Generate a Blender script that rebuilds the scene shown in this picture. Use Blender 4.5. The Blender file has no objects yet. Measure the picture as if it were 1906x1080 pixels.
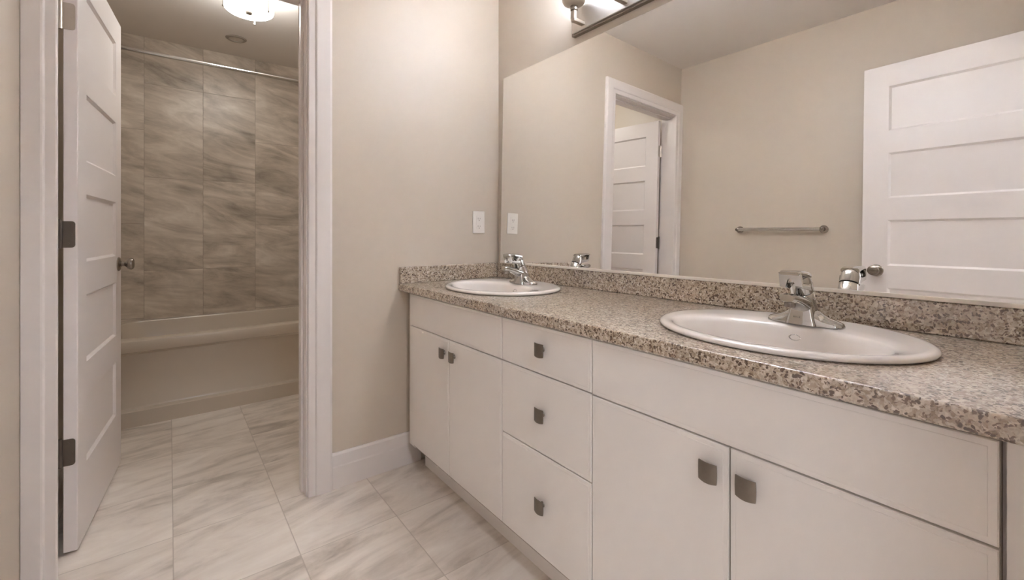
import bpy, bmesh, math
from mathutils import Vector, Matrix

# ------------------------------------------------------------------ camera, world, exposure
SC = bpy.context.scene
COL = SC.collection
PI = math.pi
CAM_H = 1.0728
cam_d = bpy.data.cameras.new('camera')
cam_d.sensor_width = 36.0
cam_d.lens = 826.7 / 1906 * 36
cam_d.shift_y = -(540 - 434.93) / 1906
cam_d.clip_start = 0.02
cam = bpy.data.objects.new('camera', cam_d)
COL.objects.link(cam)
cam.location = (0, 0, CAM_H)
cam.rotation_euler = (PI / 2, 0, -math.radians(37.6473))
SC.camera = cam

SC.view_settings.view_transform = 'Standard'
SC.view_settings.look = 'None'
SC.view_settings.gamma = 1.0
SC.view_settings.use_curve_mapping = False
SC.view_settings.exposure = 0.0
SC.cycles.max_bounces = 12
SC.cycles.diffuse_bounces = 8
SC.cycles.glossy_bounces = 6
SC.cycles.sample_clamp_indirect = 60.0

W = bpy.data.worlds.new('world')
SC.world = W
W.use_nodes = True
W.node_tree.nodes['Background'].inputs[0].default_value = (1.0, 0.93, 0.88, 1)
W.node_tree.nodes['Background'].inputs[1].default_value = 0.10

LAMP_COL = (1.0, 1.14, 1.40)
SHADE_L = 13.0        # radiance of the vanity glass shades
BULB_L = 960.0        # radiance of the bulbs inside them
DISH_L = 31.0          # radiance of the tub room ceiling dish
HALL_W = 22.0         # added overhead fill in the unseen hallway, watts
SIDE_FILL_W = 13.5       # added side fill from the hallway for the cabinet fronts, watts


def hall_fill():  # added fill light behind the camera
    ld = bpy.data.lights.new('hallway_fill', 'AREA')
    ld.shape = 'DISK'
    ld.size = 0.45
    ld.energy = HALL_W
    ld.color = (1.0, 1.10, 1.24)
    lo = bpy.data.objects.new('hallway_fill', ld)
    COL.objects.link(lo)
    lo.location = (0.15, -1.0, 2.40)
    return lo


hall_fill()


def hall_side_fill():  # added area light brightening the cabinet fronts; the hallway wall has no opening
    ld = bpy.data.lights.new('hallway_side_fill', 'AREA')
    ld.shape = 'RECTANGLE'
    ld.size = 1.2
    ld.size_y = 1.1
    ld.energy = SIDE_FILL_W
    ld.color = (1.0, 1.11, 1.26)
    lo = bpy.data.objects.new('hallway_side_fill', ld)
    COL.objects.link(lo)
    lo.location = (-1.06, -1.35, 1.35)
    lo.rotation_euler = (PI / 2, 0, -PI / 2)
    return lo


hall_side_fill()

# ------------------------------------------------------------------ dimensions (metres; camera stands at x=0,y=0)
XR = 1.408      # mirror wall
YB = 1.944      # wall with the tub room doorway
YB2 = 2.065     # its far face
XL = -0.350    # left wall
YF = -0.03      # entry wall, room face
ZC = 2.434      # ceiling
YT = 3.989      # tiled wall behind the tub
YA = 3.225      # tub apron
XT = 1.19       # right end of the tub room
XJ1, XJ2, ZJ = -0.292, 0.4406, 2.0475   # doorway to the tub room
XE1, XE2 = -0.198, 0.57                 # entry doorway (camera stands in it)
CT, CB = 0.8416, 0.808                  # countertop top / underside
XCF, XF = 0.838, 0.858                  # counter front, cabinet fronts


# ------------------------------------------------------------------ node helpers
def srgb(r, g, b):
    f = lambda c: c / 12.92 if c <= 0.04045 else ((c + 0.055) / 1.055) ** 2.4
    return (f(r / 255), f(g / 255), f(b / 255), 1.0)


def new_mat(name):
    m = bpy.data.materials.new(name)
    m.use_nodes = True
    nt = m.node_tree
    return m, nt, nt.nodes['Principled BSDF']


def plain(name, col, rough=0.5, metal=0.0, spec=0.5, coat=0.0, noise=0.0, nscale=60.0, bump=0.0):
    m, nt, p = new_mat(name)
    p.inputs['Base Color'].default_value = col
    p.inputs['Roughness'].default_value = rough
    p.inputs['Metallic'].default_value = metal
    p.inputs['Specular IOR Level'].default_value = spec
    p.inputs['Coat Weight'].default_value = coat
    p.inputs['Coat Roughness'].default_value = 0.08
    g = nt.nodes.new('ShaderNodeNewGeometry')
    n = nt.nodes.new('ShaderNodeTexNoise')
    n.inputs['Scale'].default_value = nscale
    n.inputs['Detail'].default_value = 3
    nt.links.new(g.outputs['Position'], n.inputs['Vector'])
    if noise:
        mx = nt.nodes.new('ShaderNodeMix')
        mx.data_type = 'RGBA'
        mx.inputs['A'].default_value = col
        mx.inputs['B'].default_value = tuple(c * (1 - noise) for c in col[:3]) + (1,)
        nt.links.new(n.outputs['Fac'], mx.inputs['Factor'])
        nt.links.new(mx.outputs['Result'], p.inputs['Base Color'])
    if bump:
        b = nt.nodes.new('ShaderNodeBump')
        b.inputs['Strength'].default_value = bump
        b.inputs['Distance'].default_value = 0.002
        nt.links.new(n.outputs['Fac'], b.inputs['Height'])
        nt.links.new(b.outputs['Normal'], p.inputs['Normal'])
    return m


class NT:
    """tiny wrapper to write maths in nodes"""
    def __init__(s, nt):
        s.nt = nt

    def link(s, a, b):
        s.nt.links.new(a, b)

    def m(s, op, a, b=None, c=None, clamp=False):
        n = s.nt.nodes.new('ShaderNodeMath')
        n.operation = op
        n.use_clamp = clamp
        for i, v in enumerate((a, b, c)):
            if v is None:
                continue
            if isinstance(v, (int, float)):
                n.inputs[i].default_value = v
            else:
                s.link(v, n.inputs[i])
        return n.outputs[0]

    def comb(s, x, y, z):
        n = s.nt.nodes.new('ShaderNodeCombineXYZ')
        for i, v in enumerate((x, y, z)):
            if isinstance(v, (int, float)):
                n.inputs[i].default_value = v
            else:
                s.link(v, n.inputs[i])
        return n.outputs[0]

    def noise(s, vec, scale, detail=6, rough=0.55, dist=0.0):
        n = s.nt.nodes.new('ShaderNodeTexNoise')
        n.inputs['Scale'].default_value = scale
        n.inputs['Detail'].default_value = detail
        n.inputs['Roughness'].default_value = rough
        n.inputs['Distortion'].default_value = dist
        s.link(vec, n.inputs['Vector'])
        return n.outputs['Fac']

    def ramp(s, fac, stops):
        n = s.nt.nodes.new('ShaderNodeValToRGB')
        el = n.color_ramp.elements
        while len(el) < len(stops):
            el.new(0.5)
        for e, (p, c) in zip(el, stops):
            e.position = p
            e.color = c
        s.link(fac, n.inputs[0])
        return n.outputs['Color']

    def mix(s, f, a, b, blend='MIX'):
        n = s.nt.nodes.new('ShaderNodeMix')
        n.data_type = 'RGBA'
        n.blend_type = blend
        for v, k in ((f, 'Factor'), (a, 'A'), (b, 'B')):
            if isinstance(v, (int, float, tuple)):
                n.inputs[k].default_value = v
            else:
                s.link(v, n.inputs[k])
        return n.outputs['Result']


def tile_mat(name, au, av, u0, su, v0, sv, stops, grout, rough, rot, stagger=None, gw=0.003, tvar=0.10, seed=0.0):
    m, nt, p = new_mat(name)
    N = NT(nt)
    g = nt.nodes.new('ShaderNodeNewGeometry')
    sp = nt.nodes.new('ShaderNodeSeparateXYZ')
    nt.links.new(g.outputs['Position'], sp.inputs[0])
    U, V = sp.outputs[au], sp.outputs[av]
    uu = N.m('DIVIDE', N.m('SUBTRACT', U, u0), su)
    cu = N.m('FLOOR', uu)
    vv = N.m('DIVIDE', N.m('SUBTRACT', V, v0), sv)
    if stagger is not None:
        md = N.m('FLOORED_MODULO', cu, 3.0)
        vv = N.m('ADD', vv, N.m('MULTIPLY', N.m('COMPARE', md, float(stagger), 0.1), 0.5))
    cv = N.m('FLOOR', vv)
    fu = N.m('SUBTRACT', uu, cu)
    fv = N.m('SUBTRACT', vv, cv)
    du = N.m('MULTIPLY', N.m('MINIMUM', fu, N.m('SUBTRACT', 1.0, fu)), su)
    dv = N.m('MULTIPLY', N.m('MINIMUM', fv, N.m('SUBTRACT', 1.0, fv)), sv)
    dd = N.m('MINIMUM', du, dv)
    line = N.m('SUBTRACT', 1.0, N.m('SMOOTH_MIN', N.m('DIVIDE', dd, gw), 1.0, 0.2), clamp=True)
    wn = nt.nodes.new('ShaderNodeTexWhiteNoise')
    wn.noise_dimensions = '3D'
    nt.links.new(N.comb(cu, cv, seed), wn.inputs['Vector'])
    rnd = wn.outputs['Value']
    ca, sa = math.cos(rot), math.sin(rot)
    a = N.m('ADD', N.m('MULTIPLY', U, ca), N.m('MULTIPLY', V, sa))
    b = N.m('SUBTRACT', N.m('MULTIPLY', V, ca), N.m('MULTIPLY', U, sa))
    off = N.m('MULTIPLY', rnd, 37.0)
    gain = 1.8 if au == 0 and av == 2 else 1.15
    v1 = N.comb(N.m('ADD', N.m('MULTIPLY', a, 1.7), off), N.m('MULTIPLY', b, 5.6), off)
    v2 = N.comb(N.m('ADD', N.m('MULTIPLY', a, 2.5), off), N.m('MULTIPLY', b, 4.0), off)
    v3 = N.comb(N.m('ADD', N.m('MULTIPLY', a, 5.0), off), N.m('MULTIPLY', b, 30.0), off)
    n1 = N.noise(v1, 1.3, 7, 0.62, 1.3)
    n2 = N.noise(v2, 1.0, 5, 0.6, 0.6)
    n3 = N.noise(v3, 1.5, 4, 0.6, 0.5)
    f = N.m('ADD', N.m('ADD', N.m('MULTIPLY', n1, 0.55), N.m('MULTIPLY', n2, 0.33)), N.m('MULTIPLY', n3, 0.12))
    f = N.m('ADD', 0.5, N.m('MULTIPLY', N.m('SUBTRACT', f, 0.5), gain))
    f = N.m('ADD', f, N.m('MULTIPLY', N.m('SUBTRACT', rnd, 0.5), tvar))
    colr = N.ramp(f, stops)
    colr = N.mix(line, colr, grout)
    nt.links.new(colr, p.inputs['Base Color'])
    p.inputs['Roughness'].default_value = rough
    bp = nt.nodes.new('ShaderNodeBump')
    bp.inputs['Strength'].default_value = 0.35
    bp.inputs['Distance'].default_value = 0.002
    hgt = N.m('SUBTRACT', N.m('MULTIPLY', n3, 0.25), line)
    nt.links.new(hgt, bp.inputs['Height'])
    nt.links.new(bp.outputs['Normal'], p.inputs['Normal'])
    return m


def granite_mat():
    m, nt, p = new_mat('speckled_stone')
    N = NT(nt)
    g = nt.nodes.new('ShaderNodeNewGeometry')
    P = g.outputs['Position']
    # warp the coordinates so that the flecks are ragged
    wn = nt.nodes.new('ShaderNodeTexNoise')
    wn.inputs['Scale'].default_value = 90
    wn.inputs['Detail'].default_value = 2
    nt.links.new(P, wn.inputs['Vector'])
    vm = nt.nodes.new('ShaderNodeVectorMath')
    vm.operation = 'MULTIPLY_ADD'
    nt.links.new(wn.outputs['Color'], vm.inputs[0])
    vm.inputs[1].default_value = (0.012, 0.012, 0.012)
    nt.links.new(P, vm.inputs[2])
    Q = vm.outputs[0]

    def vor(scale, rand=1.0):
        v = nt.nodes.new('ShaderNodeTexVoronoi')
        v.inputs['Scale'].default_value = scale
        v.inputs['Randomness'].default_value = rand
        nt.links.new(Q, v.inputs['Vector'])
        sx = nt.nodes.new('ShaderNodeSeparateColor')
        nt.links.new(v.outputs['Color'], sx.inputs[0])
        return sx.outputs[0], sx.outputs[1], v.outputs['Distance']
    r1, g1, d1 = vor(165)
    r2, g2, d2 = vor(320)
    n0 = N.noise(P, 30, 3)
    base = N.ramp(r1, [(0.0, srgb(112, 93, 74)), (0.2, srgb(156, 138, 117)), (0.5, srgb(186, 170, 150)), (0.8, srgb(204, 190, 173)), (1.0, srgb(230, 221, 208))])
    fine = N.ramp(r2, [(0.0, srgb(108, 86, 64)), (0.35, srgb(174, 154, 130)), (1.0, srgb(216, 201, 182))])
    c = N.mix(0.38, base, fine)
    # dark flecks in clusters
    thr = N.m('ADD', 0.02, N.m('MULTIPLY', n0, 0.38))
    dark = N.m('MULTIPLY', N.m('LESS_THAN', g1, thr), N.m('LESS_THAN', d1, 0.56))
    c = N.mix(dark, c, srgb(80, 61, 44))
    dark2 = N.m('LESS_THAN', g2, 0.13)
    c = N.mix(dark2, c, srgb(106, 84, 64))
    nt.links.new(c, p.inputs['Base Color'])
    p.inputs['Roughness'].default_value = 0.35
    p.inputs['Specular IOR Level'].default_value = 0.5
    p.inputs['Coat Weight'].default_value = 1.0
    p.inputs['Coat IOR'].default_value = 2.1
    p.inputs['Coat Roughness'].default_value = 0.16
    return m


def emit_mat(name, col, strength):
    m, nt, p = new_mat(name)
    p.inputs['Base Color'].default_value = (0.85, 0.83, 0.8, 1)
    p.inputs['Emission Color'].default_value = (*col, 1)
    p.inputs['Emission Strength'].default_value = strength
    p.inputs['Roughness'].default_value = 0.35
    return m


M = dict(
    wall=plain('greige_paint', srgb(203, 191, 176), 0.42, spec=0.45, noise=0.02, nscale=40, bump=0.03),
    ceil=plain('ceiling_paint', srgb(226, 219, 212), 0.85, noise=0.02, nscale=90, bump=0.08),
    trim=plain('white_trim_paint', srgb(226, 219, 215), 0.38, noise=0.01),
    door=plain('white_door_paint', srgb(228, 221, 218), 0.33, noise=0.01),
    cab=plain('white_cabinet_laminate', srgb(238, 232, 226), 0.35, noise=0.015, nscale=8),
    cabin=plain('cabinet_carcass', srgb(176, 164, 152), 0.6, noise=0.02),
    porc=plain('white_porcelain', srgb(232, 225, 219), 0.10, coat=0.4, noise=0.01),
    tub=plain('tub_acrylic', srgb(202, 190, 174), 0.22, noise=0.015, nscale=6),
    chrome=plain('chrome', (0.60, 0.585, 0.56, 1), 0.06, metal=1.0, noise=0.03),
    nickel=plain('brushed_nickel', (0.52, 0.47, 0.41, 1), 0.28, metal=1.0, noise=0.08, nscale=200),
    pewter=plain('pewter', (0.27, 0.235, 0.20, 1), 0.38, metal=1.0, noise=0.1, nscale=150),
    hinge=plain('dark_hinge_metal', (0.15, 0.125, 0.105, 1), 0.45, metal=0.8, noise=0.1, nscale=150),
    bronze=plain('dark_nickel', (0.34, 0.30, 0.26, 1), 0.25, metal=1.0, noise=0.08, nscale=150),
    dark=plain('dark_gap', (0.035, 0.03, 0.026, 1), 0.7, noise=0.05),
    mirror=plain('mirror_silver', (0.93, 0.925, 0.905, 1), 0.0, metal=1.0),
    plastic=plain('white_plastic', srgb(236, 230, 222), 0.3, noise=0.01),
    ring=plain('satin_ring', srgb(150, 139, 127), 0.45, noise=0.03),
    plate=plain('satin_nickel_plate', (0.74, 0.69, 0.63, 1), 0.45, metal=1.0, noise=0.05, nscale=200),
    channel=plain('satin_channel', srgb(232, 224, 214), 0.35, noise=0.02),
    bulb=emit_mat('lit_bulb', LAMP_COL, BULB_L),
    slot=plain('outlet_slot', srgb(150, 138, 128), 0.5, noise=0.05),
    lens=plain('frosted_lens', srgb(205, 196, 184), 0.5, noise=0.02),
    shade=emit_mat('lit_opal_glass', LAMP_COL, SHADE_L),
    dish=emit_mat('lit_frosted_glass', (1.0, 1.0, 0.98), DISH_L),
    granite=granite_mat(),
)
M['floor'] = tile_mat('floor_tile', 0, 1, 0.01, 0.337, 1.603, 0.370,
                      [(0.28, srgb(158, 146, 134)), (0.40, srgb(200, 189, 177)), (0.5, srgb(224, 214, 203)), (0.62, srgb(236, 228, 218)), (0.75, srgb(242, 235, 227))],
                      srgb(184, 172, 160), 0.34, 0.10, gw=0.0025, tvar=0.10)
M['tile'] = tile_mat('wall_tile', 0, 2, -0.139, 0.336, 0.815, 0.65,
                     [(0.24, srgb(142, 132, 119)), (0.37, srgb(172, 161, 147)), (0.5, srgb(194, 182, 168)), (0.60, srgb(208, 197, 183)), (0.75, srgb(226, 217, 205))],
                     srgb(150, 139, 126), 0.36, -0.22, stagger=2, gw=0.0022, tvar=0.06, seed=3.0)
M['tileside'] = tile_mat('wall_tile_side', 1, 2, 3.31, 0.336, 0.815, 0.65,
                         [(0.24, srgb(142, 132, 119)), (0.37, srgb(172, 161, 147)), (0.5, srgb(194, 182, 168)), (0.60, srgb(208, 197, 183)), (0.75, srgb(226, 217, 205))],
                         srgb(132, 121, 108), 0.36, -0.22, gw=0.003, tvar=0.06, seed=8.0)


# ------------------------------------------------------------------ mesh helpers
def bm_new():
    return bmesh.new()


def box(bm, x0, x1, y0, y1, z0, z1):
    v = [bm.verts.new((x, y, z)) for x in (x0, x1) for y in (y0, y1) for z in (z0, z1)]
    for f in ((0, 1, 3, 2), (4, 6, 7, 5), (0, 4, 5, 1), (2, 3, 7, 6), (0, 2, 6, 4), (1, 5, 7, 3)):
        bm.faces.new([v[i] for i in f])
    return bm


def bbox(*a):
    return box(bm_new(), *a)


def loft(bm, rings, cap0=True, cap1=True, closed=True):
    R = [[bm.verts.new(p) for p in r] for r in rings]
    n = len(R[0])
    for a, b in zip(R[:-1], R[1:]):
        for i in range(n if closed else n - 1):
            j = (i + 1) % n
            bm.faces.new((a[i], a[j], b[j], b[i]))
    if cap0:
        bm.faces.new(R[0][::-1])
    if cap1:
        bm.faces.new(R[-1])
    return bm


def lathe(bm, prof, origin=(0, 0, 0), axis='z', seg=32):
    """prof: list of (radius, height)"""
    rings = []
    for r, h in prof:
        ring = []
        for i in range(seg):
            a = 2 * PI * i / seg
            p = (r * math.cos(a), r * math.sin(a), h)
            if axis == 'x':
                p = (p[2], p[0], p[1])
            elif axis == 'y':
                p = (p[0], p[2], p[1])
            ring.append((p[0] + origin[0], p[1] + origin[1], p[2] + origin[2]))
        rings.append(ring)
    return loft(bm, rings)


def cyl(bm, p, q, r, seg=24, r2=None):
    p, q = Vector(p), Vector(q)
    r2 = r if r2 is None else r2
    d = (q - p).normalized()
    u = d.orthogonal().normalized()
    w = d.cross(u)
    mk = lambda c, rr: [tuple(c + rr * (math.cos(2 * PI * i / seg) * u + math.sin(2 * PI * i / seg) * w)) for i in range(seg)]
    return loft(bm, [mk(p, r), mk(q, r2)])


def ring_ell(cx, cy, a, b, z, n=64, pw=2.0):
    """ellipse (superellipse): a along y, b along x"""
    out = []
    for i in range(n):
        t = 2 * PI * i / n
        c, s = math.cos(t), math.sin(t)
        out.append((cx + b * math.copysign(abs(c) ** (2 / pw), c), cy + a * math.copysign(abs(s) ** (2 / pw), s), z))
    return out


ORIGIN = {}


def world_origin(o):
    v = Vector((0, 0, 0))
    while o is not None:
        v = v + Vector(o.location)
        o = o.parent
    return v


def obj(name, bm, mat, parent=None, bevel=0.0, smooth=False, local=False, seg=2, angle=35, subsurf=0):
    bmesh.ops.remove_doubles(bm, verts=bm.verts, dist=1e-6)
    bmesh.ops.recalc_face_normals(bm, faces=bm.faces)
    if parent is not None and not local:
        bmesh.ops.translate(bm, verts=bm.verts, vec=-world_origin(parent))
    me = bpy.data.meshes.new(name)
    bm.to_mesh(me)
    bm.free()
    me.materials.append(mat)
    o = bpy.data.objects.new(name, me)
    COL.objects.link(o)
    if parent is not None:
        o.parent = parent
    if bevel:
        b = o.modifiers.new('bevel', 'BEVEL')
        b.width = bevel
        b.segments = seg
        b.limit_method = 'ANGLE'
        b.angle_limit = math.radians(angle)
        b.harden_normals = False
    if subsurf:
        s = o.modifiers.new('subsurf', 'SUBSURF')
        s.levels = subsurf
        s.render_levels = subsurf
    if smooth:
        me.shade_smooth()
        try:
            me.set_sharp_from_angle(angle=math.radians(smooth if smooth is not True else 40))
        except Exception:
            pass
    return o


def tag(o, label=None, cat=None, group=None, kind=None):
    if label:
        o['label'] = label
    if cat:
        o['category'] = cat
    if group:
        o['group'] = group
    if kind:
        o['kind'] = kind
    return o


def thing(name, loc, label, cat, rz=0.0, group=None, kind=None):
    o = bpy.data.objects.new(name, None)
    o.empty_display_size = 0.1
    COL.objects.link(o)
    o.location = loc
    o.rotation_euler = (0, 0, rz)
    return tag(o, label, cat, group, kind)


def copy_tree(o, parent=None):
    c = o.copy()
    COL.objects.link(c)
    if parent is not None:
        c.parent = parent
    for ch in list(o.children):
        copy_tree(ch, c)
    return c


def struct(name, bm, mat, label=None, cat=None, **kw):
    o = obj(name, bm, mat, **kw)
    return tag(o, label, cat, kind='structure')


# ------------------------------------------------------------------ room shell
HX0, HX1, HY = -1.1, 1.5, -2.1
struct('floor', bbox(HX0 - .1, 1.6, HY - .1, 4.15, -0.06, 0.0), M['floor'], 'beige streaked stone look tile floor', 'floor')
struct('ceiling', bbox(HX0 - .1, 1.6, HY - .1, 4.15, ZC, ZC + 0.06), M['ceil'], 'flat off white ceiling', 'ceiling')
struct('wall_left', bbox(XL - .1, XL, YF, YT + .1, 0, ZC), M['wall'], 'greige wall on the left, with the towel bar', 'wall')
struct('wall_right', bbox(XR, XR + .1, YF - .12, YB2, 0, ZC), M['wall'], 'greige wall behind the mirror', 'wall')
bm = bm_new()
box(bm, XL, XJ1 - .02, YB, YB2, 0, ZJ + .02)
box(bm, XJ2 + .02, XR, YB, YB2, 0, ZJ + .02)
box(bm, XL, XR, YB, YB2, ZJ + .02, ZC)
struct('wall_back', bm, M['wall'], 'greige wall with doorway into the tub room', 'wall')
bm = bm_new()
box(bm, HX0, XE1 - .02, YF - .12, YF, 0, ZJ + .02)
box(bm, XE2 + .02, XR, YF - .12, YF, 0, ZJ + .02)
box(bm, HX0, XR, YF - .12, YF, ZJ + .02, ZC)
struct('wall_front', bm, M['wall'], 'greige wall around the entry doorway', 'wall')
struct('wall_rear', bbox(XL, XT, YT, YT + .1, 0, ZC), M['tile'], 'grey brown streaked tile wall behind the bathtub', 'wall')
struct('wall_end', bbox(XT, XT + .1, YB2, YT + .1, 0, ZC), M['wall'], 'greige end wall of the tub room', 'wall')
struct('wall_alcove_left', bbox(XL, XL + .008, YA + .01, YT, .477, ZC), M['tileside'], 'tiled left end of the tub alcove', 'wall')
struct('wall_alcove_right', bbox(XT - .008, XT, YA + .01, YT, .477, ZC), M['tileside'], 'tiled right end of the tub alcove', 'wall')
struct('wall_hall_left', bbox(HX0 - .1, HX0, HY, YF - .12, 0, ZC), M['wall'], 'hallway wall', 'wall')
struct('wall_hall_right', bbox(HX1, HX1 + .1, HY, YF - .12, 0, ZC), M['wall'], 'hallway wall', 'wall')
struct('wall_hall_back', bbox(HX0 - .1, HX1 + .1, HY - .1, HY, 0, ZC), M['wall'], 'hallway wall', 'wall')


# casing profile: (distance out from the opening, thickness off the wall)
CAS = [(0, 0), (0, .012), (.004, .0145), (.027, .0150), (.031, .0195), (.036, .0205), (.084, .0205), (.0935, .016), (.0935, 0)]


def casing(x1, x2, ztop, ywall, sgn, lclip=1.0, rclip=1.0):
    bm = bm_new()
    rings = [[], [], [], []]
    for o, t in CAS:
        ol, orr = min(o, lclip), min(o, rclip)
        y = ywall + sgn * t
        rings[0].append((x1 - ol, y, 0))
        rings[1].append((x1 - ol, y, ztop + o))
        rings[2].append((x2 + orr, y, ztop + o))
        rings[3].append((x2 + orr, y, 0))
    loft(bm, rings)
    return bm


def jamb(x1, x2, ztop, y0, y1):
    bm = bm_new()
    t = .018
    box(bm, x1 - t, x1, y0, y1, 0, ztop + t)
    box(bm, x2, x2 + t, y0, y1, 0, ztop + t)
    box(bm, x1, x2, y0, y1, ztop, ztop + t)
    return bm


struct('trim_1', casing(-.272, XJ2 + .005, ZJ + .005, YB, -1, lclip=-.272 - XL - .001), M['trim'],
       'white stepped casing around the tub room doorway', 'door casing', bevel=.0012)
tj = struct('trim_2', jamb(XJ1, XJ2, ZJ, YB, YB2), M['trim'], 'white jamb lining of the tub room doorway', 'door jamb', bevel=.001)
bm = bm_new()
box(bm, XJ2 - .010, XJ2, YB + .045, YB + .080, 0, ZJ)
box(bm, XJ1, XJ1 + .006, YB + .004, YB + .030, 0, ZJ)
box(bm, XJ1 + .006, XJ2 - .010, YB + .045, YB + .080, ZJ - .010, ZJ)
obj('door_stop', bm, M['trim'], tj, bevel=.002)
bm = bm_new()
box(bm, XJ2 + .0005, XJ2 + .004, YB + .086, YB + .112, .90, .955)
obj('strike_plate', bbox(XJ2 - .0012, XJ2 + .0005, YB + .084, YB + .114, .905, .965), M['nickel'], tj)
bm.free()
struct('trim_3', casing(XJ1 - .005, XJ2 + .005, ZJ + .005, YB2, 1, lclip=XJ1 - .005 - XL - .001), M['trim'],
       'white casing on the tub side of the doorway', 'door casing', bevel=.0012)
struct('trim_4', jamb(XE1, XE2, ZJ, YF - .12, YF), M['trim'], 'white jamb lining of the entry doorway', 'door jamb', bevel=.001)
struct('trim_5', casing(XE1 - .005, XE2 + .005, ZJ + .005, YF, 1), M['trim'],
       'white casing around the entry doorway', 'door casing', bevel=.0012)

# baseboards: (height, thickness) profile
BASE = [(0, 0), (.015, 0), (.015, .088), (.0125, .094), (.0115, .138), (.007, .147), (0, .147)]


def baseboard_x(x0, x1, y, sgn):
    return loft(bm_new(), [[(x, y + sgn * t, z) for t, z in BASE] for x in (x0, x1)])


def baseboard_y(y0, y1, x, sgn):
    return loft(bm_new(), [[(x + sgn * t, y, z) for t, z in BASE] for y in (y0, y1)])


struct('baseboard_back', baseboard_x(XJ2 + .099, .945, YB, -1), M['trim'], 'white stepped baseboard beside the vanity', 'baseboard', bevel=.001)
struct('baseboard_tub_left', baseboard_y(YB2 + .022, YA - .002, XL, 1), M['trim'], 'white baseboard behind the open door', 'baseboard', bevel=.001)
struct('baseboard_tub_right', baseboard_y(YB2 + .002, YA - .002, XT, -1), M['trim'], 'white baseboard in the tub room', 'baseboard', bevel=.001)


# ------------------------------------------------------------------ panel doors
def door_leaf(parent, w, hgt, t, stile_l, stile_r, panels, z0=0.0):
    """frame with five recessed panels; local x = width, y = thickness, room face at y=0"""
    xs = [0, stile_l, w - stile_r, w]
    zs = [0]
    for a, b in panels:
        zs += [a, b]
    zs.append(hgt)
    bm = bm_new()
    V = {}
    for yi, y in ((0, 0), (1, t)):
        for i, x in enumerate(xs):
            for k, z in enumerate(zs):
                V[i, k, yi] = bm.verts.new((x, y, z))
    nz = len(zs)
    hole = lambda i, k: i == 1 and k % 2 == 1
    for i in range(3):
        for k in range(nz - 1):
            if hole(i, k):
                for (a, b) in (((i, k), (i + 1, k)), ((i + 1, k), (i + 1, k + 1)), ((i + 1, k + 1), (i, k + 1)), ((i, k + 1), (i, k))):
                    bm.faces.new((V[a[0], a[1], 0], V[b[0], b[1], 0], V[b[0], b[1], 1], V[a[0], a[1], 1]))
            else:
                for yi in (0, 1):
                    bm.faces.new((V[i, k, yi], V[i + 1, k, yi], V[i + 1, k + 1, yi], V[i, k + 1, yi]))
    for k in range(nz - 1):
        for i in (0, 3):
            bm.faces.new((V[i, k, 0], V[i, k + 1, 0], V[i, k + 1, 1], V[i, k, 1]))
    for i in range(3):
        for k in (0, nz - 1):
            bm.faces.new((V[i, k, 0], V[i + 1, k, 0], V[i + 1, k, 1], V[i, k, 1]))
    obj('door_frame', bm, M['door'], parent, local=True, bevel=.0025, seg=2, angle=30)
    for a, b in panels:
        bm = bm_new()
        d, s = .009, .008
        X0, X1 = stile_l, w - stile_r
        for y_face, y_in, in ((0.003, d), (t - .003, t - d)):
            pass
        # sloped sticking around a flat field, on both faces
        rings = []
        for y, ins in ((.002, .0), (d, s), (t - d, s), (t - .002, .0)):
            rings.append([(X0 + ins - .0003, y, a + ins - .0003), (X1 - ins + .0003, y, a + ins - .0003), (X1 - ins + .0003, y, b - ins + .0003), (X0 + ins - .0003, y, b - ins + .0003)])
        # two dished faces, no through hole
        r0 = [bm.verts.new(p) for p in rings[0]]
        r1 = [bm.verts.new(p) for p in rings[1]]
        r2 = [bm.verts.new(p) for p in rings[2]]
        r3 = [bm.verts.new(p) for p in rings[3]]
        for A, B in ((r0, r1), (r2, r3)):
            for i in range(4):
                j = (i + 1) % 4
                bm.faces.new((A[i], A[j], B[j], B[i]))
        bm.faces.new(r1)
        bm.faces.new(r2[::-1])
        for i in range(4):
            j = (i + 1) % 4
            bm.faces.new((r0[i], r3[i], r3[j], r0[j]))
        obj('panel', bm, M['door'], parent, local=True)


def door_knob(parent, x, z, t, mat, faces=(0, 1)):
    for f in faces:
        y0, s = (0.0, -1) if f == 0 else (t, 1)
        bm = bm_new()
        lathe(bm, [(.0315, 0), (.0315, .003), (.028, .007), (.016, .009), (.012, .012)], (0, 0, 0), 'y')
        lathe(bm, [(.0105, .008), (.0105, .022), (.013, .027), (.0215, .033), (.0255, .040), (.0265, .046), (.0245, .052), (.018, .0555), (.006, .057)], (0, 0, 0), 'y')
        bmesh.ops.scale(bm, verts=bm.verts, vec=(1, s, 1))
        bmesh.ops.translate(bm, verts=bm.verts, vec=(x, y0, z))
        obj('door_knob', bm, mat, parent, local=True, smooth=True)


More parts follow.
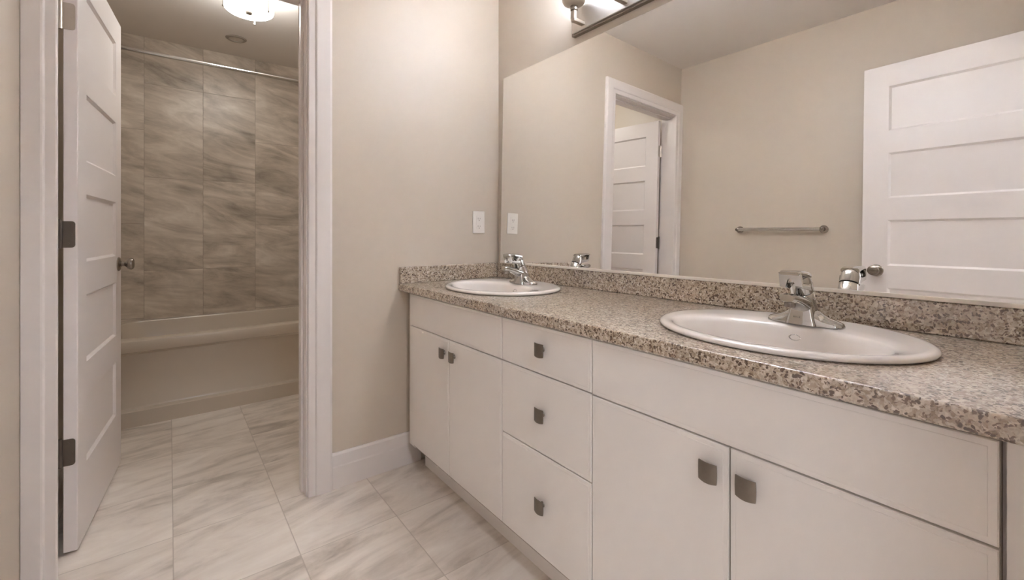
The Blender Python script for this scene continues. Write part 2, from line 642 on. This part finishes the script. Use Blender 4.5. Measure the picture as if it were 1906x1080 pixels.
def hinge(parent, z, t, mat):
    bm = bm_new()
    rx = .004
    # leaf let into the door's edge, rounded corners, three screws
    h2, y0, y1 = .044, .006, t + .001
    r = .009
    pts = []
    for cy, cz, a0 in ((y0 + r, -h2 + r, PI), (y0 + r, h2 - r, PI / 2)):
        for k in range(5):
            a = a0 + (PI / 2) * k / 4 if a0 == PI else PI - (PI / 2) * k / 4
            pts.append((cy + r * math.cos(a), cz + r * math.sin(a)))
    pts = [(y1, -h2)] + [(y0 + r - r * math.sin(q), -h2 + r - r * math.cos(q)) for q in [PI / 2 * k / 4 for k in range(5)]] \
        + [(y0 + r - r * math.cos(q), h2 - r + r * math.sin(q)) for q in [PI / 2 * k / 4 for k in range(5)]] + [(y1, h2)]
    loft(bm, [[(-.0022, y, z + zz) for y, zz in pts], [(.0, y, z + zz) for y, zz in pts]])
    for zz in (-.030, 0, .030):
        yy = .016 if zz == 0 else .024
        cyl(bm, (-.0022, yy, z + zz), (-.0032, yy, z + zz), .0042, 12)
    cyl(bm, (-.003, t + .006, z - .046), (-.003, t + .006, z + .046), .0062, 16)
    cyl(bm, (-.003, t + .006, z + .046), (-.003, t + .006, z + .050), .0045, 16)
    return obj('hinge', bm, mat, parent, local=True, smooth=True)


DZ = .012
PAN = [(.253, .488), (.608, .843), (.963, 1.198), (1.318, 1.553), (1.673, 1.908)]   # from the leaf's bottom
a1 = math.atan2(-.1785 + .243, 2.7455 - 2.068)
d1 = thing('door_1', (-.243, 2.068, DZ), 'white five panel door standing open into the tub room', 'door', PI / 2 - a1, kind='structure')
door_leaf(d1, .683, 2.024, .036, .107, .107, PAN)
door_knob(d1, .623, .922, .036, M['bronze'])
for z in (.333, 1.058):
    hinge(d1, z, .036, M['hinge'])
hinge(d1, 1.783, .036, M['nickel'])
d2 = thing('door_2', (-.168, -.015, DZ), 'white five panel entry door seen in the mirror, folded back to the left wall', 'door', PI / 2 + math.atan2(.047, .718), kind='structure')
door_leaf(d2, .7695, 2.027, .036, .107, .112, PAN)
door_knob(d2, .705, .932, .036, M['bronze'])
for z in (.333, 1.058, 1.783):
    hinge(d2, z, .036, M['nickel'])

# ------------------------------------------------------------------ tub room
tub = thing('bathtub', ((XL + XT) / 2, (YA + YT) / 2, 0), 'off white alcove bathtub with a recessed apron under the tiled wall', 'bathtub')
tx0, tx1, ty0, ty1, tz = XL + .002, XT - .002, YA, YT - .002, .477
bm = bm_new()


def rrect(x0, x1, y0, y1, z, r, n=6):
    out = []
    for cx, cy, a0 in ((x1 - r, y1 - r, 0), (x0 + r, y1 - r, PI / 2), (x0 + r, y0 + r, PI), (x1 - r, y0 + r, 1.5 * PI)):
        for k in range(n + 1):
            a = a0 + PI / 2 * k / n
            out.append((cx + r * math.cos(a), cy + r * math.sin(a), z))
    return out


rings = []
E_ = .0015
rings.append(rrect(tx0, tx1, ty0, ty1, 0.0, E_))
rings.append(rrect(tx0, tx1, ty0, ty1, .084, E_))
rings.append(rrect(tx0, tx1, ty0 + .003, ty1, .088, E_))
rings.append(rrect(tx0, tx1, ty0 + .040, ty1, .091, E_))
rings.append(rrect(tx0, tx1, ty0 + .045, ty1, .10, E_))
rings.append(rrect(tx0, tx1, ty0 + .045, ty1, .392, E_))
rings.append(rrect(tx0, tx1, ty0 + .034, ty1, .405, E_))
rings.append(rrect(tx0, tx1, ty0 + .004, ty1, .412, E_))
rings.append(rrect(tx0, tx1, ty0, ty1, .418, E_))
rings.append(rrect(tx0, tx1, ty0, ty1, tz - .008, E_))
rings.append(rrect(tx0, tx1, ty0 + .003, ty1, tz - .002, E_))
rings.append(rrect(tx0, tx1, ty0 + .010, ty1, tz, E_))
rings.append(rrect(tx0 + .09, tx1 - .09, ty0 + .085, ty1 - .055, tz, .12))
rings.append(rrect(tx0 + .095, tx1 - .095, ty0 + .092, ty1 - .062, tz - .010, .12))
rings.append(rrect(tx0 + .13, tx1 - .12, ty0 + .11, ty1 - .08, .20, .12))
rings.append(rrect(tx0 + .17, tx1 - .15, ty0 + .14, ty1 - .11, .115, .11))
rings.append(rrect(tx0 + .22, tx1 - .20, ty0 + .19, ty1 - .16, .10, .09))
loft(bm, rings)
obj('tub_shell', bm, M['tub'], tub, smooth=35)

rod = thing('shower_curtain_rod', ((XL + XT) / 2, YA, 2.09), 'chrome curtain rod across the tub below the ceiling', 'curtain rod')
obj('rod', cyl(bm_new(), (XL + .014, YA, 2.09), (XT - .014, YA, 2.09), .0112), M['chrome'], rod, smooth=True)
for x, s in ((XL + .0001, 1), (XT - .0001, -1)):
    bm = lathe(bm_new(), [(.032, 0), (.032, .006), (.022, .012), (.0165, .016), (.0165, .03)], (0, 0, 0), 'x')
    bmesh.ops.scale(bm, verts=bm.verts, vec=(s, 1, 1))
    bmesh.ops.translate(bm, verts=bm.verts, vec=(x, YA, 2.09))
    obj('flange', bm, M['chrome'], rod, smooth=True)

LX, LY = .345, 2.80
cl = thing('ceiling_light', (LX, LY, ZC), 'lit round frosted glass ceiling light with nickel centre knob', 'ceiling light')
obj('canopy', lathe(bm_new(), [(.075, ZC), (.075, ZC - .012), (.066, ZC - .020), (.02, ZC - .022), (.016, ZC - .06)], (LX, LY, 0)), M['nickel'], cl, smooth=True)
obj('glass_shade', lathe(bm_new(), [(.108, 2.362), (.1175, 2.360), (.120, 2.352), (.120, 2.302), (.117, 2.292), (.108, 2.2855), (.06, 2.283), (.006, 2.2825)], (LX, LY, 0), seg=64), M['dish'], cl, smooth=True)
obj('finial', lathe(bm_new(), [(.016, 2.287), (.019, 2.281), (.016, 2.274), (.008, 2.270), (.002, 2.268)], (LX, LY, 0)), M['nickel'], cl, smooth=True)
for k in range(3):
    a = math.radians(70 + 120 * k)
    px, py = LX + .1225 * math.cos(a), LY + .1225 * math.sin(a)
    bm = cyl(bm_new(), (px, py, 2.276), (px, py, 2.400), .0042, 12)
    cyl(bm, (px, py, 2.270), (px, py, 2.277), .0065, 12)
    cyl(bm, (px, py, 2.397), (LX + .05 * math.cos(a), LY + .05 * math.sin(a), 2.418), .0042, 12)
    obj('rod_clip', bm, M['nickel'], cl, smooth=True)

rl = thing('recessed_light', (.369, 3.63, ZC), 'small unlit recessed round ceiling light above the bathtub', 'recessed light')
obj('trim_ring', lathe(bm_new(), [(.044, ZC - .001), (.046, ZC - .008), (.058, ZC - .007), (.064, ZC - .001)], (.369, 3.63, 0), seg=48), M['ring'], rl, smooth=True)
obj('lens', lathe(bm_new(), [(.0445, ZC - .0005), (.0445, ZC - .004), (.03, ZC - .005), (.004, ZC - .0055)], (.369, 3.63, 0), seg=48), M['lens'], rl, smooth=True)

# ------------------------------------------------------------------ vanity
YV0, YD0, YD1, YV1 = .069, .778, 1.167, 1.862      # right end, drawer bank, left end
Z0, ZT_ = .131, .803
G = .0018


def front(name, parent, y0, y1, z0, z1, label=None):
    """slab front with a softly raised field"""
    bm = bm_new()
    y0 += G; y1 -= G; z0 += G; z1 -= G
    rr = lambda x, i: [(x, y0 + i, z0 + i), (x, y1 - i, z0 + i), (x, y1 - i, z1 - i), (x, y0 + i, z1 - i)]
    loft(bm, [rr(XF + .018, 0), rr(XF + .0022, 0), rr(XF + .0006, .0016), rr(XF + .0006, .010), rr(XF, .0108)])
    o = obj(name, bm, M['cab'], parent)
    if label:
        o['label'] = label
    return o


def knob(parent, y, z):
    """square pillow knob, bowed to the front"""
    bm = bm_new()
    n = 7
    w, hh = .0185, .0190
    rings = []
    for x, s in ((XF - .016, .88), (XF - .0185, .97), (XF - .0215, 1.0)):
        ring = []
        m = 8
        for side in range(4):
            for k in range(m):
                t = -1 + 2 * k / m
                bow = .0022 * (1 - t * t)
                if side == 0:
                    q = (t * w, -hh - bow)
                elif side == 1:
                    q = (w + bow * .3, t * hh)
                elif side == 2:
                    q = (-t * w, hh + bow * .3)
                else:
                    q = (-w - bow * .3, -t * hh)
                ring.append((x + .004 * (q[0] / w) ** 2 * (1 if s > .9 else 0), y + q[0] * s, z + q[1] * s))
        rings.append(ring)
    loft(bm, rings, cap1=False)
    # curved face: strips from outline to the middle
    last = rings[-1]
    R = [bm.verts.new(p) for p in last]
    prev = R
    for sc in (.8, .55, .3):
        cur = []
        for p in last:
            q = ((p[1] - y) * sc, (p[2] - z) * sc)
            cur.append(bm.verts.new((XF - .0215 - .0018 * (1 - sc) + .004 * (q[0] / w) ** 2, y + q[0], z + q[1])))
        for i in range(len(cur)):
            j = (i + 1) % len(cur)
            bm.faces.new((prev[i], prev[j], cur[j], cur[i]))
        prev = cur
    bm.faces.new(prev)
    lathe_b = [(.0085, -.0005), (.0065, -.004), (.0060, -.012), (.0085, -.0165)]
    lathe(bm, lathe_b, (XF, y, z), 'x', 16)
    return obj('knob', bm, M['pewter'], parent, smooth=30)


def carcass(parent, y0, y1):
    x0, x1, a, b, z0, z1, t = XF + .0185, XR - .03, y0 + .001, y1 - .001, .112, CB - .001, .016
    for nm, q in (('side_panel', (x0, x1, a, a + t, z0, z1)), ('side_panel', (x0, x1, b - t, b, z0, z1)),
                  ('bottom_panel', (x0, x1, a + t, b - t, z0, z0 + t)), ('back_panel', (x1 - .006, x1, a + t, b - t, z0 + t, z1))):
        obj(nm, bbox(*q), M['cabin'], parent)


def kick(parent, y0, y1):
    return obj('toe_kick', bbox(.938, .955, y0 + .0003, y1 - .0003, 0, .111), M['cab'], parent)


ZS = .6575
# left sink cabinet
v1 = thing('sink_cabinet', (1.13, (YD1 + YV1) / 2, 0), 'white sink cabinet at the far end, two doors below the smaller looking sink', 'vanity cabinet', group='white vanity cabinets')
carcass(v1, YD1, YV1)
front('false_front', v1, YD1, YV1, .661, ZT_)
ym = 1.512
for y0, y1, ky in ((YD1, ym, 1.470), (ym, YV1, 1.546)):
    d = front('cabinet_door', v1, y0, y1, Z0, .661)
    knob(d, ky, .605)
kick(v1, YD1, YV1 + .012)
obj('filler_strip', bbox(.885, .903, YV1 + .0005, YB - .0165, .0985, CB - .001), M['cab'], v1)
# drawer bank
v2 = thing('drawer_cabinet', (1.13, (YD0 + YD1) / 2, 0), 'white cabinet with three drawers between the two sinks', 'vanity cabinet', group='white vanity cabinets')
carcass(v2, YD0, YD1)
for z0, z1, kz in ((.661, ZT_, .737), (.430, .661, .549), (Z0, .430, .287)):
    d = front('drawer', v2, YD0, YD1, z0, z1)
    knob(d, .966, kz)
kick(v2, YD0, YD1)
# right sink cabinet
v3 = thing('sink_cabinet', (1.13, (YV0 + YD0) / 2, 0), 'white sink cabinet nearest the camera, under the large near sink', 'vanity cabinet', group='white vanity cabinets')
carcass(v3, YV0, YD0)
obj('gap_backing', bbox(.8900, .8940, YV0 - .0060, YV0 + .0008, .112, CB - .001), M['cab'], v3)  # added strip behind the end gap so it does not render black
front('false_front', v3, YV0, YD0, .659, ZT_)
for y0, y1, ky in ((YV0, .424, .386), (.424, YD0, .459)):
    d = front('cabinet_door', v3, y0, y1, Z0, .659)
    knob(d, ky, .602)
kick(v3, YF + .001, YD0)
obj('filler_strip', bbox(.866, .890, YF + .001, YV0 - .0045, .112, CB - .001), M['cab'], v3)

# countertop with two sink cut-outs
SX = 1.12
SINKS = (.44, 1.525)


def counter_mesh():
    n = 10
    prof = [(1.390, CB), (XCF + .004, CB), (XCF, CB + .004), (XCF, CT - .004)]
    for k in range(1, 6):
        a = PI / 2 * k / 5
        prof.append((XCF + .004 - .004 * math.cos(a), CT - .004 + .004 * math.sin(a)))
    prof.append((1.390, CT))
    bm = loft(bm_new(), [[(x, y, z) for x, z in prof] for y in (YF + .0005, YB - .0005)])
    bmesh.ops.recalc_face_normals(bm, faces=bm.faces)
    me = bpy.data.meshes.new('slab_blank')
    bm.to_mesh(me)
    bm.free()
    slab = bpy.data.objects.new('slab_blank', me)
    COL.objects.link(slab)
    cut = loft(bm_new(), [ring_ell(SX, y, .245, .195, z) for y in SINKS[:1] for z in (CB - .05, CT + .05)])
    loft(cut, [ring_ell(SX, SINKS[1], .245, .195, z) for z in (CB - .05, CT + .05)])
    bmesh.ops.recalc_face_normals(cut, faces=cut.faces)
    cm = bpy.data.meshes.new('cutter')
    cut.to_mesh(cm)
    cut.free()
    co = bpy.data.objects.new('cutter', cm)
    COL.objects.link(co)
    md = slab.modifiers.new('b', 'BOOLEAN')
    md.operation = 'DIFFERENCE'
    md.object = co
    md.solver = 'EXACT'
    dg = bpy.context.evaluated_depsgraph_get()
    res = bpy.data.meshes.new_from_object(slab.evaluated_get(dg))
    bpy.data.objects.remove(slab)
    bpy.data.objects.remove(co)
    out = bm_new()
    out.from_mesh(res)
    return out


ct = thing('countertop', (1.12, (YF + YB) / 2, CB), 'speckled brown granite look countertop with backsplash over the white cabinets', 'countertop')
# carcasses stay clear of the sink bowls: see sink depth
obj('slab', counter_mesh(), M['granite'], ct, smooth=30)
obj('backsplash', bbox(1.385, XR - .0003, YF + .0005, YB - .0005, CT, .918), M['granite'], ct, bevel=.003)
obj('side_splash', bbox(XCF + .002, 1.385, YB - .020, YB - .0005, CT + .0003, .918), M['granite'], ct, bevel=.003)


def make_sink():
    s = thing('sink', (SX, SINKS[0], CT), 'large white oval drop-in sink nearest the camera', 'sink', group='oval drop-in sinks')
    o = 0.0
    R = [(o, .268, .218, .0004), (o, .2745, .2245, .003), (o, .2755, .2255, .007), (o, .273, .223, .011), (o, .266, .216, .0135),
         (o, .258, .208, .0138), (-.030, .238, .168, .0115), (-.052, .226, .139, .0105), (-.056, .221, .133, .007), (-.058, .216, .127, -.002),
         (-.058, .203, .117, -.035), (-.056, .180, .103, -.075), (-.053, .135, .080, -.108), (-.050, .075, .05, -.122), (-.05, .028, .028, -.126)]
    # outside skin back up under the rim so that the bowl has a wall
    B = [(-.05, .03, .03, -.134), (-.05, .085, .06, -.131), (-.053, .145, .09, -.117), (-.056, .19, .113, -.082), (-.05, .213, .127, -.040), (-.03, .228, .155, -.004), (o, .240, .190, -.003), (o, .242, .192, .0004)]
    bm = loft(bm_new(), [ring_ell(cx, 0, a, b, z) for cx, a, b, z in R], cap0=False, cap1=True)
    loft(bm, [ring_ell(cx, 0, a, b, z) for cx, a, b, z in B], cap0=True, cap1=False)
    r0 = ring_ell(0, 0, .242, .192, .0004)
    r1 = ring_ell(0, 0, .268, .218, .0004)
    loft(bm, [r0, r1], cap0=False, cap1=False)
    obj('basin', bm, M['porc'], s, local=True, smooth=60)
    obj('drain', lathe(bm_new(), [(.026, -.1265), (.026, -.1235), (.022, -.1228), (.018, -.1245), (.002, -.1245)], (-.05, 0, 0)), M['chrome'], s, local=True, smooth=True)
    # overflow hole under the faucet, set in the sloping back of the bowl
    bm = lathe(bm_new(), [(.0135, -.001), (.0135, .002), (.0115, .003), (.0095, .001), (.0095, -.001)], (0, 0, 0), 'x')
    bmesh.ops.scale(bm, verts=bm.verts, vec=(-1, 1, .55))
    bmesh.ops.rotate(bm, verts=bm.verts, cent=(0, 0, 0), matrix=Matrix.Rotation(math.radians(18), 3, 'Y'))
    bmesh.ops.translate(bm, verts=bm.verts, vec=(.0660, -.012, -.018))
    ov = obj('overflow_ring', bm, M['chrome'], s, local=True, smooth=True)
    bm = lathe(bm_new(), [(.0098, .0), (.0098, .0014)], (0, 0, 0), 'x')
    bmesh.ops.scale(bm, verts=bm.verts, vec=(-1, 1, .55))
    bmesh.ops.rotate(bm, verts=bm.verts, cent=(0, 0, 0), matrix=Matrix.Rotation(math.radians(18), 3, 'Y'))
    bmesh.ops.translate(bm, verts=bm.verts, vec=(.0660, -.012, -.018))
    obj('overflow_hole', bm, M['slot'], ov, local=True)
    return s


s1 = make_sink()
s2 = copy_tree(s1)
s2.location.y = SINKS[1]
s2['label'] = 'white oval drop-in sink at the far end, beside the outlet'


def make_faucet():
    f = thing('faucet', (SX + .108, SINKS[0] - .018, CT + .012), 'chrome single lever faucet on the near sink', 'faucet', group='chrome lever faucets')
    # wings: cross sections along y
    rings = []
    sec = [(-.080, .010, .006), (-.077, .0165, .011), (-.066, .021, .0155), (-.052, .0235, .0195), (-.040, .0255, .026), (-.030, .0265, .034), (0, .027, .040)]
    sec = sec + [(-y, w, hh) for y, w, hh in sec[-2::-1]]
    for y, w, hh in sec:
        ring = [(w, y, 0)]
        for k in range(11):
            a = PI * k / 10
            ring.append((w * math.cos(a), y, .003 + (hh - .003) * math.sin(a) ** .8))
        ring.append((-w, y, 0))
        rings.append(ring)
    obj('base', loft(bm_new(), rings), M['chrome'], f, local=True, smooth=50)
    # body: round column leaning forward over the bowl
    th = math.radians(27)
    ax, az = -math.sin(th), math.cos(th)          # column axis in the x-z plane

    def circ(k, rx, ry, z_add=0.0, n=32, x_add=0.0):
        """ring square to the axis, k along it from the foot"""
        ox, oz = .016 + ax * k + x_add, .012 + az * k + z_add
        return [(ox + rx * math.cos(2 * PI * i / n) * az, ry * math.sin(2 * PI * i / n), oz - rx * math.cos(2 * PI * i / n) * ax) for i in range(n)]
    obj('body', loft(bm_new(), [circ(-.004, .0205, .030), circ(.015, .0225, .028), circ(.035, .0238, .0258), (circ(.0735, .0240, .0245)), circ(.0755, .0225, .0230)]), M['chrome'], f, local=True, smooth=40)
    # skirt: flat sloping front from the column down to the base
    rings = []
    for x0, z, w, x1 in ((-.034, .001, .033, .012), (-.0305, .020, .0275, .012), (-.029, .040, .0240, .010), (-.029, .050, .0225, .004)):
        r = .006
        rings.append([(x1, -w, z), (x0 + r, -w, z), (x0 + r * .3, -w + r * .3, z), (x0, -w + r, z), (x0, w - r, z), (x0 + r * .3, w - r * .3, z), (x0 + r, w, z), (x1, w, z)])
    obj('skirt', loft(bm_new(), rings), M['chrome'], f, local=True, smooth=50)
    # spout: wide tongue reaching over the bowl
    rings = []
    for x, z, w, t in ((.000, .040, .0235, .020), (-.028, .050, .0225, .0175), (-.055, .060, .0210, .0140), (-.080, .0675, .0195, .0118), (-.098, .0705, .0180, .0108), (-.106, .0710, .0145, .0080)):
        rings.append([(x, w * math.copysign(abs(math.cos(q)) ** .7, math.cos(q)), z + t * math.copysign(abs(math.sin(q)) ** .7, math.sin(q))) for q in [2 * PI * i / 24 for i in range(24)]])
    sp = obj('spout', loft(bm_new(), rings), M['chrome'], f, local=True, smooth=50)
    obj('aerator', lathe(bm_new(), [(.0105, .049), (.0115, .052), (.0115, .062)], (-.088, 0, 0)), M['bronze'], sp, local=True, smooth=True)
    # dark seam, then the domed cap with the hooded lever running forward
    obj('seam_ring', loft(bm_new(), [circ(.0750, .0224, .0229), circ(.0790, .0224, .0229)]), M['dark'], f, local=True, smooth=True)
    bm = loft(bm_new(), [circ(.0785, .0242, .0247), circ(.094, .0244, .0248), circ(.108, .0232, .0240), circ(.117, .0190, .0205), circ(.121, .0105, .012)])
    rings = []
    for x, z0, z1, w in ((-.022, .1125, .1265, .0225), (-.040, .1175, .1305, .0235), (-.060, .1210, .1325, .0235), (-.078, .1225, .1330, .0235), (-.090, .1225, .1320, .0230), (-.0935, .1235, .1305, .0220)):
        r = .004
        rings.append([(x, -w, z0 + r), (x, -w + r, z0), (x, w - r, z0), (x, w, z0 + r), (x, w, z1 - r), (x, w - r, z1), (x, -w + r, z1), (x, -w, z1 - r)])
    loft(bm, rings)
    # drop front of the hood with its arched notch
    out = [(-.0225, .128), (.0225, .128), (.0235, .108), (.0240, .094), (.0125, .0925), (.0095, .100), (.0060, .111), (.0025, .1145), (-.0025, .1145), (-.0060, .111), (-.0095, .100), (-.0125, .0925), (-.0240, .094), (-.0235, .108)]
    loft(bm, [[(-.0925 + (.128 - z) * .30 + dx, y, z) for y, z in out] for dx in (0.0, .008)])
    # cheeks from the column to the drop front
    for sg in (-1, 1):
        a_, b_ = sg * .0240, sg * .0190
        loft(bm, [[(-.012, a_, .080), (-.012, b_, .080), (-.020, b_, .104), (-.020, a_, .104)],
                  [(-.045, a_, .0875), (-.045, b_, .0875), (-.045, b_, .1000), (-.045, a_, .1000)],
                  [(-.080, a_, .0940), (-.080, b_, .0940), (-.083, b_, .1040), (-.083, a_, .1040)]])
    obj('lever_handle', bm, M['chrome'], f, local=True, smooth=45)
    return f


f1 = make_faucet()
f2 = copy_tree(f1)
f2.location.y = SINKS[1] - .012
f2['label'] = 'chrome single lever faucet on the far sink'

# ------------------------------------------------------------------ mirror (leans a little: foot on the backsplash, head on the wall)
ZM0, ZM1 = .9195, 1.895
mir = thing('wall_mirror', (1.385, (YF + 1.894) / 2, ZM0), 'large frameless mirror above the vanity backsplash', 'mirror')
tl = math.tan(.0211)
xm = lambda z: 1.4047 - tl * (ZM1 - z)
y0, y1 = YF + .004, 1.894
bm = bm_new()
r = lambda dx: [(xm(ZM0) + dx, y0, ZM0), (xm(ZM0) + dx, y1, ZM0), (xm(ZM1) + dx, y1, ZM1), (xm(ZM1) + dx, y0, ZM1)]
loft(bm, [r(0), r(.003)])
obj('mirror_glass', bm, M['mirror'], mir)
obj('polished_edge', loft(bm_new(), [[(xm(z) - .0002, y, z) for (y, z) in ((y1, ZM0), (y1 + .002, ZM0), (y1 + .002, ZM1 + .002), (y0, ZM1 + .002), (y0, ZM1), (y1, ZM1))],
                                     [(xm(z) + .0028, y, z) for (y, z) in ((y1, ZM0), (y1 + .002, ZM0), (y1 + .002, ZM1 + .002), (y0, ZM1 + .002), (y0, ZM1), (y1, ZM1))]]), M['lens'], mir)

obj('bottom_channel', bbox(1.380, 1.3875, y0, y1, .9182, .9285), M['channel'], mir, bevel=.0015)

# ------------------------------------------------------------------ vanity light: four lamps on a nickel bar
vl = thing('vanity_light', (XR, .963, 1.927), 'brushed nickel four lamp vanity light above the mirror', 'wall light')
obj('back_plate', bbox(1.386, XR - .0002, .553, 1.372, 1.927, 2.045), M['bronze'], vl, bevel=.0025)
obj('face_plate', bbox(1.379, 1.386, .562, 1.363, 1.936, 2.036), M['plate'], vl, bevel=.002)
XA = 1.325
for ly in (1.298, 1.078, .857, .637):
    bm = bm_new()
    w = .0105
    box(bm, XA - .008, 1.381, ly - w, ly + w, 1.949, 1.962)
    box(bm, XA - .008, XA + .0065, ly - w, ly + w, 1.962, 2.006)
    arm = obj('arm', bm, M['nickel'], vl, bevel=.002)
    obj('socket', lathe(bm_new(), [(.0135, 1.994), (.0155, 1.996), (.0155, 2.012), (.0125, 2.018)], (XA, ly, 0)), M['bronze'], arm, smooth=True)
    obj('cup', lathe(bm_new(), [(.014, 2.012), (.030, 2.016), (.042, 2.023), (.0485, 2.034), (.0495, 2.046), (.045, 2.046), (.02, 2.036)], (XA, ly, 0), seg=40), M['nickel'], arm, smooth=True)
    obj('lamp_shade', lathe(bm_new(), [(.030, 2.042), (.043, 2.047), (.047, 2.056), (.049, 2.090), (.050, 2.140), (.050, 2.170), (.047, 2.170), (.047, 2.130), (.046, 2.090), (.044, 2.062), (.02, 2.052)], (XA, ly, 0), seg=40), M['shade'], arm, smooth=True)
    obj('bulb', lathe(bm_new(), [(.012, 2.054), (.014, 2.070), (.026, 2.092), (.030, 2.108), (.026, 2.124), (.014, 2.134), (.003, 2.137)], (XA, ly, 0), seg=24), M['bulb'], arm, smooth=True)

# ------------------------------------------------------------------ outlet, towel bar
ox, oz = 1.277, 1.132
out = thing('outlet', (ox, YB, oz), 'white rectangular outlet plate on the wall beside the mirror', 'outlet')
obj('cover_plate', bbox(ox - .0365, ox + .0365, YB - .0065, YB - .0002, oz - .058, oz + .058), M['plastic'], out, bevel=.003)
rc = obj('receptacle', bbox(ox - .0168, ox + .0168, YB - .0085, YB - .0066, oz - .0335, oz + .0335), M['plastic'], out, bevel=.0008)
for zc_ in (oz + .019, oz - .021):
    obj('slot', bbox(ox - .0075, ox - .0050, YB - .0088, YB - .0086, zc_ - .0045, zc_ + .0045), M['slot'], rc)
    obj('slot', bbox(ox + .0050, ox + .0075, YB - .0088, YB - .0086, zc_ - .0035, zc_ + .0035), M['slot'], rc)
    obj('ground_hole', cyl(bm_new(), (ox, YB - .0088, zc_ - .0095), (ox, YB - .0086, zc_ - .0095), .0026, 12), M['slot'], rc)
for zz in (oz - .048, oz + .048):
    obj('screw', lathe(bm_new(), [(.003, -.0072), (.003, -.0066)], (ox, YB, zz), 'y', 12), M['plastic'], out)

TX, TZ = XL + .040, 1.172
tb = thing('towel_bar', (XL, 1.25, TZ), 'nickel towel bar on the left wall, seen in the mirror', 'towel bar')
obj('bar', cyl(bm_new(), (TX, .975, TZ), (TX, 1.466, TZ), .0112), M['chrome'], tb, smooth=True)
for y in (.972, 1.468):
    bm = bm_new()
    lathe(bm, [(.024, XL + .0002), (.024, XL + .005), (.019, XL + .009), (.0125, XL + .013), (.0115, TX - .015), (.0125, TX - .009), (.0135, TX), (.0125, TX + .008), (.007, TX + .0115)], (0, y, TZ), 'x')
    obj('post', bm, M['bronze'], tb, smooth=True)
